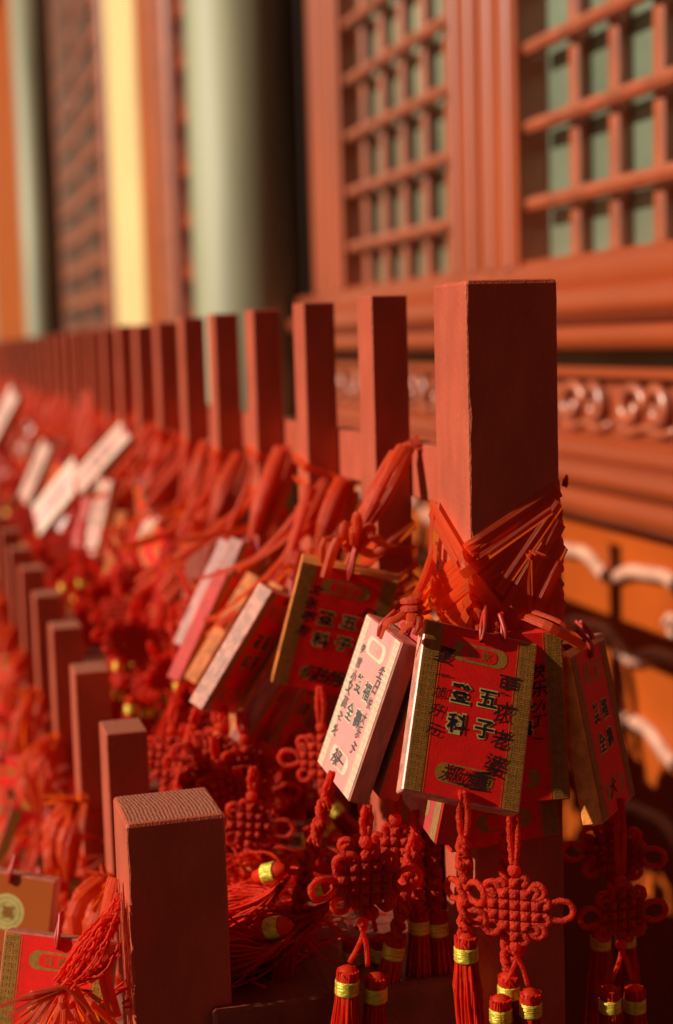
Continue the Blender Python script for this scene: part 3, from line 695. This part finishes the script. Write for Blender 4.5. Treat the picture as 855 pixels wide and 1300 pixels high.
    for (x0, y0, x1, y1, w_) in ((606, 768, 611, 812, .0020), (632, 776, 629, 806, .0017)):     # twisted cords to the plaques
        a, b = onY(x0, y0, YU-.008), onY(x1, y1, YU-.012)
        for s in (0, PI):
            kn.tube([a.lerp(b, i/10)+V((.0011*math.cos(i*.9+s), .0011*math.sin(i*.9+s), 0)) for i in range(11)], w_*.75, 6)
    part('knot', kn.xform(X), 'ribbon', o, False); kn = MB()
    c2 = onY(674, 709, YU-.012)                            # a cut, frayed end sticking out into the sun
    kn.strip([c2+V((.001, .004, -.028)), c2+V((.0005, .003, -.012)), c2], [.003, .003, .0022], (0, -1, .2), 0, .3, .4, .1)
    for k in range(9):
        a = r.uniform(-1.2, 1.2); kn.strip([c2, c2+V((.004*math.sin(a), -.002, .004*math.cos(a)))+V((r.uniform(-.001, .001), 0, 0)), c2+V((.008*math.sin(a)+.002, -.004-r.uniform(0, .002), .0055*math.cos(a)-.003))], [.0024, .0018, .0008], (0, -1, .4), 0, .3, r.uniform(-1, 1), k*.2)
    part('cut_end', kn.xform(X), 'ribbon', o, False); kn = MB()
    kn.strip(smooth_path([onY(660, 780, YU-.01), onD(700, 797, .765), onD(741, 822, .775)], 5), .0048, (0, -1, .4), 0, .25, .6, .3)
    kn.strip(smooth_path([onY(676, 776, YU-.008), onD(712, 790, .77), onD(738, 812, .775)], 5), .003, (0, -1, .4), 0, .25, -.6, .8)
    part('side_strand', kn.xform(X), 'ribbon', o, False); kn = MB()
    for k in range(8):
        kn.strip([onY(712, 618, YU+.03)+V((.002, 0, 0)), onY(716, 609+k, YU+.03)+V((.001, 0, 0)), onY(718+r.uniform(0, 5), 602+k*1.8, YU+.028)], [.003, .003, .001], (0, -1, 0), 0, .3, r.uniform(-1, 1), k*.2)
    part('frayed_tuft', kn.xform(X), 'ribbon', o, False)
    return o
ribbons_near()

def tie_upper(i, seed):
    r = random.Random(seed); x0, y0 = XS, YU+i*SU; xc, yc = x0+WS/2, y0+DS/2
    o = thing('ribbon_tie', f'red ribbons fanned and knotted round the {ORD[i]} tall post', 'ribbon', T(x0, y0, H-.15), 'ribbons tied on the tall row of posts')
    X = T(x0, y0, H-.15).inverted(); mb = MB()
    near = i < 6
    for k in range(9 if near else 5):                    # turns round the post
        z = H-.10-r.uniform(0, .09); dz = r.uniform(-.03, .02); m = .0012+r.uniform(0, .0015)
        c = [V((x0+WS+m, y0+DS+m, z)), V((x0+WS+m, y0-m, z+dz*.2)), V((xc, y0-m*1.5, z+dz*.5)), V((x0-m, y0-m, z+dz*.8)), V((x0-m*1.5, yc, z+dz)), V((x0-m, y0+DS+m, z+dz*1.1))]
        mb.strip(c, r.uniform(.004, .008), [(1, 1, 0), (1, -1, 0), (0, -1, 0), (-1, -1, 0), (-1, 0, 0), (-1, 1, 0)], 0, .12, 0, r.random())
    Tt = V((x0+WS*r.uniform(.7, 1.2), y0-.014, H-.075-r.uniform(0, .03)))
    G = V((x0-r.uniform(.004, .022), y0-r.uniform(.02, .035), H-.155-r.uniform(0, .02)))
    if i == 1: Tt = onY(512, 572, y0-.014); G = onY(448, 692, y0-.022)
    fs = .55 if i == 1 else .85 if near else 1.2
    for k in range(20 if near else 18):                  # the fanned sheaf
        q = fs*V((r.uniform(-.011, .011), r.uniform(-.009, .006), r.uniform(-.010, .010)))
        mid = Tt.lerp(G, .5)+q*1.0+V((0, -.004, .003))
        mb.strip(smooth_path([Tt+q*.7, mid, G+q*.25], 4), [r.uniform(.005, .010)]*3+[.007]*3+[.004]*3, (-.5+r.uniform(-.5, .5), -.8, .2+r.uniform(-.3, .3)), 0, .25, r.uniform(-.7, .7), r.random())
    for k in range(16 if near else 12):                   # frayed tuft at the upper end
        a, e = r.uniform(0, 6.28), r.uniform(.2, 1.3); d = V((.6+.5*math.cos(a)*math.sin(e), -.2+.6*math.sin(a)*math.sin(e), .7*math.cos(e)))
        mb.strip([Tt, Tt+d*.006, Tt+d*.012+V((r.uniform(-.003, .003), 0, r.uniform(-.004, .002)))], [.005, .005, .002], (r.uniform(-1, 1), -1, r.uniform(-1, 1)), 0, .3, r.uniform(-1, 1), r.random())
    for k in range(3 if i == 1 else 9):                   # tails and loops below the knot
        d = V((r.uniform(-.06, .012), r.uniform(-.03, .02), -r.uniform(.02, .07)))*(.35 if i == 1 else .8)
        mb.strip(smooth_path([G, G+d*.45+V((r.uniform(-.01, .01), -.004, .012)), G+d], 4), [r.uniform(.004, .007)]*9, (r.uniform(-.8, .2), -.8, .3), 0, .3, r.uniform(-1.2, 1.2), r.random())
    for k in range(0 if i == 1 else 9):                  # loose strips sweeping from the post to the plaques hung left of it
        a = V((x0+r.choice((-.001, WS*.5, WS+.001)), y0-.003, H-r.uniform(.085, .17))); b = V((x0-r.uniform(.015, .095), y0-r.uniform(-.02, .05), H-r.uniform(.15, .27)))
        mb.strip(smooth_path([a, a.lerp(b, .5)+V((r.uniform(-.006, .006), -.004, r.uniform(-.018, .008))), b], 5), [r.uniform(.0045, .009)]*11, (-.6+r.uniform(-.4, .4), -.7, .4), 0, .3, r.uniform(-1.2, 1.2), r.random())
    for k in range(6 if near else 3):                    # a bow of loops at the knot
        d = V((r.uniform(-1, .6), -.3, r.uniform(-.5, .6))).normalized()*r.uniform(.012, .022); s = V((0, 0, r.uniform(.004, .008)))
        mb.strip(smooth_path([G, G+d*.6+s, G+d, G+d*.6-s, G], 4), r.uniform(.004, .006), (-.4, -1, .2), 0, .25, 0, r.random())
    mb.ball(G, .0055, 7, 0, 1.2)
    part('ribbon', mb.xform(X), 'ribbon', o, False)
for i in range(1, 27): tie_upper(i, 500+i)

def tie_lower(i, seed):
    r = random.Random(seed); x0 = XLS; y0 = YL+i*SL; w_, d_ = WLS, DLS
    o = thing('ribbon_tie', f'fluffy red ribbons knotted outside the {ORD[i]} low post', 'ribbon', T(x0, y0, H-.33), 'ribbons tied on the low row of posts')
    X = T(x0, y0, H-.33).inverted(); mb = MB()
    for k in range(7):
        z = H-.335-r.uniform(0, .07); dz = r.uniform(-.03, .02); m = .0012+r.uniform(0, .0015)
        c = [V((x0+w_+m, y0+d_+m, z)), V((x0+w_+m, y0-m, z+dz*.2)), V((x0+w_/2, y0-m*1.5, z+dz*.5)), V((x0-m, y0-m, z+dz*.8)), V((x0-m*1.5, y0+d_/2, z+dz)), V((x0-m, y0+d_+m, z+dz*1.1))]
        mb.strip(c, r.uniform(.004, .008), [(1, 1, 0), (1, -1, 0), (0, -1, 0), (-1, -1, 0), (-1, 0, 0), (-1, 1, 0)], 0, .12, 0, r.random())
    Tt = V((x0-.002, y0-.006, H-.330)); G = V((x0-.016, y0-.03, H-.385))
    for k in range(22):
        q = V((r.uniform(-.010, .010), r.uniform(-.010, .010), r.uniform(-.010, .014)))
        mb.strip(smooth_path([Tt+q*.5, Tt.lerp(G, .5)+q*1.3+V((-.008, -.004, .005)), G+q*.4], 4), [r.uniform(.0045, .009)]*6+[.004]*3, (-.6+r.uniform(-.5, .5), -.7, .3), 0, .2, r.uniform(-.8, .8), r.random())
    for k in range(16):
        d = V((r.uniform(-.055, .01), r.uniform(-.06, .03), -r.uniform(.015, .085)))
        mb.strip(smooth_path([G, G+d*.45+V((r.uniform(-.012, .012), -.004, .012)), G+d], 4), [r.uniform(.003, .006)]*6+[.002]*3, (r.uniform(-.8, .2), -.8, .3), 0, .3, r.uniform(-1.5, 1.5), r.random())
    for k in range(12):
        a = r.uniform(0, 6.28); d = V((-.5+.5*math.cos(a), -.3+.5*math.sin(a), r.uniform(-.3, .5)))*r.uniform(.012, .03)
        mb.strip([Tt, Tt+d*.5+V((0, 0, .003)), Tt+d], [.005, .005, .002], (r.uniform(-1, 1), -1, r.uniform(-1, 1)), 0, .3, r.uniform(-1, 1), r.random())
    mb.ball(G, .006, 7, 0, 1.2)
    part('ribbon', mb.xform(X), 'ribbon', o, False)
for i in range(1, NL): tie_lower(i, 700+i)

def crinkled_threads():
    """frayed crinkled cord ends knotted outside the low thick post, a sharp foreground detail"""
    r = random.Random(5); mb = MB()
    o = thing('ribbon_tie', 'frayed crinkled red threads and ribbons outside the thick low post', 'ribbon', T(XL, YL, H-.4), 'ribbons tied on the low row of posts')
    X = T(XL, YL, H-.4).inverted()
    def wob(p, a): return p+V((r.uniform(-a, a), r.uniform(-a, a), r.uniform(-a, a)))
    for k in range(70):
        D = r.uniform(.735, .79); j = r.uniform(-1, 1)
        c = [onD(150+r.uniform(-4, 3), 1150+r.uniform(-14, 20), D), onD(132+10*j, 1178+8*j+r.uniform(-6, 6), D-.004), onD(108+14*j, 1215+12*j+r.uniform(-6, 6), D-.006), onD(82+10*j+r.uniform(-4, 4), 1250+6*j, D-.002)]
        p = smooth_path(c, 9); p = [wob(q, .00055) for q in p]
        mb.tube(p, r.uniform(.00045, .0008), 4, cap=False)
    for k in range(14):                                  # a loop flung to the right
        D = r.uniform(.735, .76); p = smooth_path([onD(78+r.uniform(-4, 6), 1248+r.uniform(-4, 4), D), onD(105, 1246+r.uniform(-4, 4), D), onD(132+r.uniform(-4, 4), 1232+r.uniform(-5, 5), D), onD(150, 1205+r.uniform(-8, 8), D)], 8)
        mb.tube([wob(q, .0005) for q in p], .0006, 4, cap=False)
    part('crinkled_threads', mb.xform(X), 'thread', o)
    m2 = MB()
    for k in range(26):
        D = r.uniform(.74, .80); a = onD(80+r.uniform(-6, 16), 1252+r.uniform(-6, 8), D); b = onD(r.uniform(20, 150), r.uniform(1290, 1360), D+r.uniform(-.02, .02))
        m2.strip(smooth_path([a, a.lerp(b, .5)+V((r.uniform(-.004, .004), -.004, .004)), b], 4), [r.uniform(.002, .005)]*9, (r.uniform(-.8, .4), -.8, .3), 0, .3, r.uniform(-1, 1), r.random())
    for (x1, y1) in ((-15, 1283), (10, 1290), (2, 1276)):
        a, b = onD(84, 1254, .745), onD(x1, y1, .735); m2.strip(smooth_path([a, a.lerp(b, .5)+V((0, 0, .001)), b], 5), [.004]*6+[.002]*5, (0, -1, .5), 0, .3, .6, r.random())
    for k in range(12):
        D = r.uniform(.76, .80); a = onD(146+r.uniform(-6, 4), 1120+r.uniform(-10, 30), D); b = onD(150+r.uniform(-10, 2), 1290, D)
        m2.strip(smooth_path([a, a.lerp(b, .5)+V((-.006, 0, 0)), b], 4), .005, (-.7, -.7, 0), 0, .25, r.uniform(-.5, .5), r.random())
    part('ribbon_tails', m2.xform(X), 'ribbon', o, False)
crinkled_threads()

# ------------------------------------------------------------------ knots and tassels heaped between the rows
def loose(Mw, kind, label, group, seed, small=False):
    o = thing('knot_tassel', label, 'knotted tassel', Mw, group)
    if small:                                            # far and blurred: knot, tassel, band
        link('endless_knot', KN[seed % 3], o, T(0, 0, 0)); a, b = TASL[seed % 3]
        t = link('tassel', a, o, T(.004, 0, -.062)); link('gold_band', b, t)
    else: pendant(o, Mw, kind, .014, seed)
    return o
GH = 'knotted tassels heaped on the shelf between the rows'
rng = random.Random(77)
n = 0
for k in range(150):
    t = (k+.5)/150; y = .93+3.1*t**1.35
    x = rng.uniform(.165, .262); z = rng.uniform(-.27, -.165)-.02*(1-t)
    if y < 1.05: x = rng.uniform(.155, .22); z = rng.uniform(-.29, -.235)
    Mw = T(x, y+rng.uniform(-.02, .02), H+z) @ Euler((rng.uniform(-.5, .5), rng.uniform(-.55, .25), rng.uniform(-.5, .5)), 'XYZ').to_matrix().to_4x4()
    loose(Mw, rng.choice('aabcde'), 'red knotted tassel lost in the blurred heap between the post rows', GH, k, y > 1.7)
def at(x, y, D, rx=0, ry=0, rz=0): return Matrix.Translation(onD(x, y, D)) @ Euler((rx, ry, rz-YAW), 'XYZ').to_matrix().to_4x4()
GN = 'knotted tassels around the thick tall post'
loose(at(322, 975, .93, 0, .1), 'b', 'woven red knot with a loose ear beside the low thick post', GN, 5)
loose(at(305, 905, .97, 0, -.1, .2), 'a', 'woven red knot seen behind the low thick post under the leaning plaques', GN, 6)
loose(at(250, 900, 1.0, .1, .25, .2), 'c', 'chain of small red knots left of the leaning plaques', GN, 9)
loose(at(503, 1000, .80, 0, .05), 's', 'small woven red knot in the gap under the plaques', GN, 12)
loose(at(466, 1025, .735, 0, .06), 'a', 'large woven red knot with an ear, left of the hanging knot column', GN, 15)
loose(at(548, 1030, .80, 0, -.03), 'e', 'thin column of red knots under the pink-lit plaque', GN, 17)
loose(at(527, 1060, .79, 0, .2), 'e', 'slanted thin column of red knots beside the woven one', GN, 18)

def lying_threads():
    r = random.Random(9)
    for q, (bx, by, D, ex, ey, lab, nth) in enumerate([(368, 1188, .78, 285, 1200, 'combed out red tassel lying on the shelf end, nearest the low thick post', 150),
                                                  (362, 1117, .83, 280, 1150, 'red tassel lying farther back on the shelf', 110),
                                                  (425, 1140, .80, 300, 1150, 'tangled red tassel threads lying in the middle of the shelf end', 130)]):
        hd = onD(bx, by, D)
        o = thing('fallen_tassel', lab, 'tassel', Matrix.Translation(hd), 'tassels lying on the shelf end'); X = Matrix.Translation(-hd)
        mb = MB(); e = onD(ex, ey, D+.02)
        d = (e-hd); d.z = 0; d.normalize()
        mb.lathe([(.001, .002), (.0030, 0), (.0048, -.003), (.0052, -.0055), (.0046, -.014), (.003, -.02)], 12, 0, Matrix.Translation(hd+V((0, 0, .006))) @ V((0, 0, -1)).rotation_difference((d+V((0, 0, -.35))).normalized()).to_matrix().to_4x4())
        for k in range(nth):
            s = r.uniform(-1, 1); L_ = r.uniform(.045, .09); sd_ = V((-d.y, d.x, 0)); p = []
            cur = r.uniform(-.035, .035); z0 = max(SHELF+.002, hd.z-.004); hump = r.uniform(0, .034); ph = r.uniform(0, 6)
            for j in range(13):
                t = j/12; z = hd.z*(1-t)**2+(1-(1-t)**2)*(SHELF+.001+r.uniform(0, .001)+hump*math.sin(PI*t)*.8)
                p.append(V((hd.x, hd.y, z))+d*(L_*t)+sd_*(s*.006+s*.014*t+cur*t*t+.0035*math.sin(ph+t*7)*t)+V((r.uniform(-.0004, .0004), r.uniform(-.0004, .0004), .0015*math.sin(ph*2+t*9)*t)))
            mb.tube(p, r.uniform(.00045, .00075), 4, cap=False)
        part('threads', mb.xform(X), 'thread', o)
        b = MB(); prof = [(.0056+(.0003 if i % 2 else 0), -.005-.0085*i/8) for i in range(9)]
        b.lathe([(.005, -.005)]+prof+[(.005, -.0135)], 16, 0, Matrix.Translation((0, 0, .006)) @ V((0, 0, -1)).rotation_difference((d+V((0, 0, -.35))).normalized()).to_matrix().to_4x4())
        part('gold_band', b, 'gold_thread', o)
lying_threads()
def loose_tangle():
    r = random.Random(31); o = thing('thread_tangle', 'loose bright red threads swirling over the shelf beside the low thick post', 'thread', T(.17, .80, SHELF)); mb = MB()
    for k in range(260):
        x, y = r.uniform(.135, .225), r.uniform(.775, .95); a = r.uniform(2.2, 4.4)+(.8 if k % 5 == 0 else 0); kv = r.gauss(0, 22); h = abs(r.gauss(.008, .010)); st = r.uniform(.0040, .0075); p = []; ph = r.uniform(0, 6)
        for j in range(14):
            t = j/13; p.append((x-.17, y-.80, .001+h*(.35+math.sin(PI*t)*.9)+.0012*math.sin(ph+j*1.1)))
            a += (kv*st)+.25*math.sin(ph+j*.8); x += math.cos(a)*st; y += math.sin(a)*st*.6; x = max(x, .131)
        mb.tube(p, r.uniform(.0005, .0008), 4, cap=False)
    part('threads', mb, 'thread', o)
loose_tangle()

# ------------------------------------------------------------------ the temple front behind the rack (faces -X)
WX = .74
fac = thing('temple_front', 'blurred red lacquered temple front with lattice windows and green columns', 'building', T(WX, 2, 0))
FI = T(WX, 2, 0).inverted()
def fp(name, mb, mats, smooth=False, parent=None): return part(name, mb.xform(FI), mats, parent or fac, smooth)
def mould(prof, y0, y1, mi=0, mb=None):                   # profile (outward distance from WX, z rel. to the camera) run along y
    mb = mb or MB(); N = len(prof)
    vs = [(WX-o, y, H+z) for y in (y0, y1) for o, z in prof]
    mb.add(vs, [(i, i+1, N+i+1, N+i) for i in range(N-1)], mi); return mb
def half_round(z0, z1, d, n=10, base=0.): return [(base+d*math.sin(PI*i/n), z0+(z1-z0)*(1-math.cos(PI*i/n))/2) for i in range(n+1)]
B0, B1 = 1.10, 2.86                                        # the near bay, from beside the camera to the first column
fp('wall', MB().box((WX+.085, 1.101, 0), (WX+.3, 18, H+2.74)), 'lacquer')
fp('sill', mould([(-.05, .0835), (.010, .0835), (.014, .078), (.014, .050)]+half_round(.048, .014, .020, 10, .012)+[(.012, .012)]+half_round(.010, -.018, .012, 8, .006)+[(-.06, -.018)], B0, B1), 'lacquer', True)
fp('recess', mould([(-.03, -.016), (-.03, -.040)], B0, B1), 'olive')
fr = fp('frieze', mould([(-.03, -.038), (.006, -.038), (.006, -.048), (-.010, -.050), (-.010, -.112), (.004, -.114), (.004, -.124), (-.03, -.124)], B0, B1), 'lacquer')
sm = MB()                                                 # carved scrolls in the frieze
yy = B0+.05
while yy < B1-.05:
    for s in (-1, 1):
        p = []
        for k in range(26):
            a = k/25*4.4*PI/2; rr = .027*(1-k/30); p.append((WX+.006-.004*math.sin(k/25*PI), yy+s*(.030-rr*math.cos(a)*1.1)+(0), H-.081+rr*math.sin(a)))
        sm.tube(p, .0070, 6)
    sm.tube([(WX+.006, yy-.065+.013*k, H-.104+.003*math.cos(k*1.2)) for k in range(11)], .0045, 6)
    yy += .15
part('carved_scroll', sm.xform(FI), 'lacquer_pale', fr, True)
fp('ledge', mould([(-.03, -.122)]+half_round(-.124, -.142, .010, 6, .004)+half_round(-.143, -.172, .020, 12, .012)+half_round(-.173, -.206, .014, 10, .014)+[(-.02, -.207)], B0, B1), 'lacquer', True)
pn = fp('lower_panel', mould([(-.012, -.2), (-.012, -.9), (.05, -.9), (.05, -1.0)], B0, B1), 'lacquer_deep')
wm = MB()
for row, (z, amp, lam, ph) in enumerate(((-.262, .012, .20, .3), (-.345, .013, .20, 1.9), (-.435, .014, .21, .9), (-.53, .014, .2, 0))):
    for e, (dz, rr) in enumerate(((0, .0085),)):
        p = []
        for k in range(150):
            y = B0+.02+(B1-B0-.04)*k/149; t = (y/lam+ph/6.28) % 1.0
            p.append((WX+.008, y, H+z+dz+amp*(math.sin(2*PI*t)*.75+.25*math.sin(4*PI*t+1))))
        wm.tube(p, rr, 6)
    for k in range(1+row % 2, 12, 4):                     # curls under the crests
        y = B0+.1+k*.2+row*.07; q = [(WX+.008, y+.016*(1-j/16)*math.cos(j*.6), H+z-.045+.016*(1-j/16)*math.sin(j*.6)) for j in range(14)]; wm.tube(q, .004, 6)
part('carved_waves', wm.xform(FI), 'lacquer_highlight', pn, True)

def leaf_window(y0, y1, nb, stile_near, stile_far, first_bar):
    """one lattice leaf between y0 (near) and y1 (far)"""
    zb, zt = .0835, 1.25
    o = link('lattice_window', None, fac, T(0, (y0+y1)/2-2, H))
    X = T(WX, (y0+y1)/2, H).inverted()
    fm = MB()
    def st(a, b):
        fm.box((WX-.010, a, H+zb+.0005), (WX+.06, b, H+zt)); w3 = (b-a)
        for q in (.12, .62): fm.lathe([(.010, 0), (.010, zt-zb)], 12, 0, T(WX-.008, a+w3*(q+.13), H+zb) @ Matrix.Diagonal((1, w3*.013/.010/.1*.9 if w3 > .08 else 1, 1, 1)))
    st(y0-stile_near, y0); st(y1, y1+stile_far)
    fm.box((WX-.009, y0, H+zt-.1), (WX+.06, y1, H+zt)); fm.box((WX-.004, y0, H+zb+.0005), (WX+.058, y1, H+zb+.006))
    part('frame', fm.xform(X), 'lacquer', o, True if False else False)
    lm = MB()
    for k in range(nb):
        y = first_bar+k*.1025
        if y < y1-.02 and y > y0+.01: lm.box((WX+.012, y-.011, H+zb+.006), (WX+.030, y+.011, H+zt-.1), 0, None, .003)
    z = .158
    while z < zt-.12:
        lm.tube([(WX+.004, y0+.002, H+z), (WX+.004, y1-.008, H+z)], .0095, 8); z += .0925
    part('lattice', lm.xform(X), 'lacquer_pale', o, False)
    part('pane', MB().box((WX+.0315, y0-.02, H+zb-.02), (WX+.040, y1+.02, H+zt)).xform(X), 'pane', o)
    return o
leaf_window(1.20, 1.753, 6, .098, .125, 1.23)
leaf_window(1.995, 2.53, 6, .112, .20, 2.062)
fp('recess', MB().box((WX+.066, 2.735, .0), (WX+.08, 4.04, H+3)), 'dark')  # near-black colour holds the shadow gap beside the column
def column(y, x, r_, name='column'):
    mb = MB(); mb.lathe([(r_*1.35, .0), (r_*1.35, .10), (r_*1.1, .16), (r_*1.02, .2), (r_, .3), (r_*.97, 3.74)], 40, 0, T(x, y, 0)); fp(name, mb, 'green', True)
column(2.96, .66, .11); column(7.62, .66, .091)
# the bay between the columns: door stiles, a door edge with sunlight in its colour, carved door leaves
def post_strip(name, y0, y1, out, m, zt=2.7, lab=None):
    o = fp(name, MB().box((WX-out, y0, 0), (WX+.08, y1, H+zt), 0, None, .012), m)
    if lab: o['label'] = lab
    return o
def carved(y0, y1, m, out=.0):
    o = post_strip('door_leaf', y0, y1, out, m); c = MB(); w_ = y1-y0
    z = -.2
    while z < 2.5:
        c.box((WX-out-.006, y0+w_*.08, H+z), (WX-out-.001, y1-w_*.55, H+z+.10), 0, None, .002); c.box((WX-out-.006, y0+w_*.50, H+z), (WX-out-.001, y1-w_*.08, H+z+.10), 0, None, .002); z += .14
    part('carving', c.xform(FI), 'lacquer_pale', o, True)
    return o
carved(4.06, 4.24, 'lacquer', -.02)
post_strip('door_stile', 4.25, 4.50, .012, 'lacquer_pale')
post_strip('door_stile', 4.51, 4.70, .02, 'orange')
post_strip('board', 4.72, 5.32, .03, 'cream', lab='yellow-white sunlit door edge between the door leaves')
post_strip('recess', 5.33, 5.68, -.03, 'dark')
carved(5.69, 7.45, 'lacquer_pale', .0)
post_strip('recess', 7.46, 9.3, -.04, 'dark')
post_strip('door_stile', 9.31, 13.2, .0, 'orange')
post_strip('door_stile', 13.21, 18, -.02, 'green')
ev = MB(); ev.box((.15, .4, H+2.75), (1.1, 18, H+2.83))
for k in range(58): ev.box((.10, .5+.3*k, H+2.67), (1.0, .58+.3*k, H+2.749))
fp('added_eave', ev, 'added_roof')  # unseen eave added to cut the sky light
fp('added_doorway', MB().box((WX+.22, -2.39, 0), (WX+.26, 1.09, H+2.6)), 'added_door_dark')  # unseen dark doorway added to cut bounce light on the post fronts
fp('added_end_wall', MB().box((-3.4, -2.6, 0), (1.1, -2.4, H+1.7)), 'dark')  # unseen wall added behind the camera to darken the post fronts
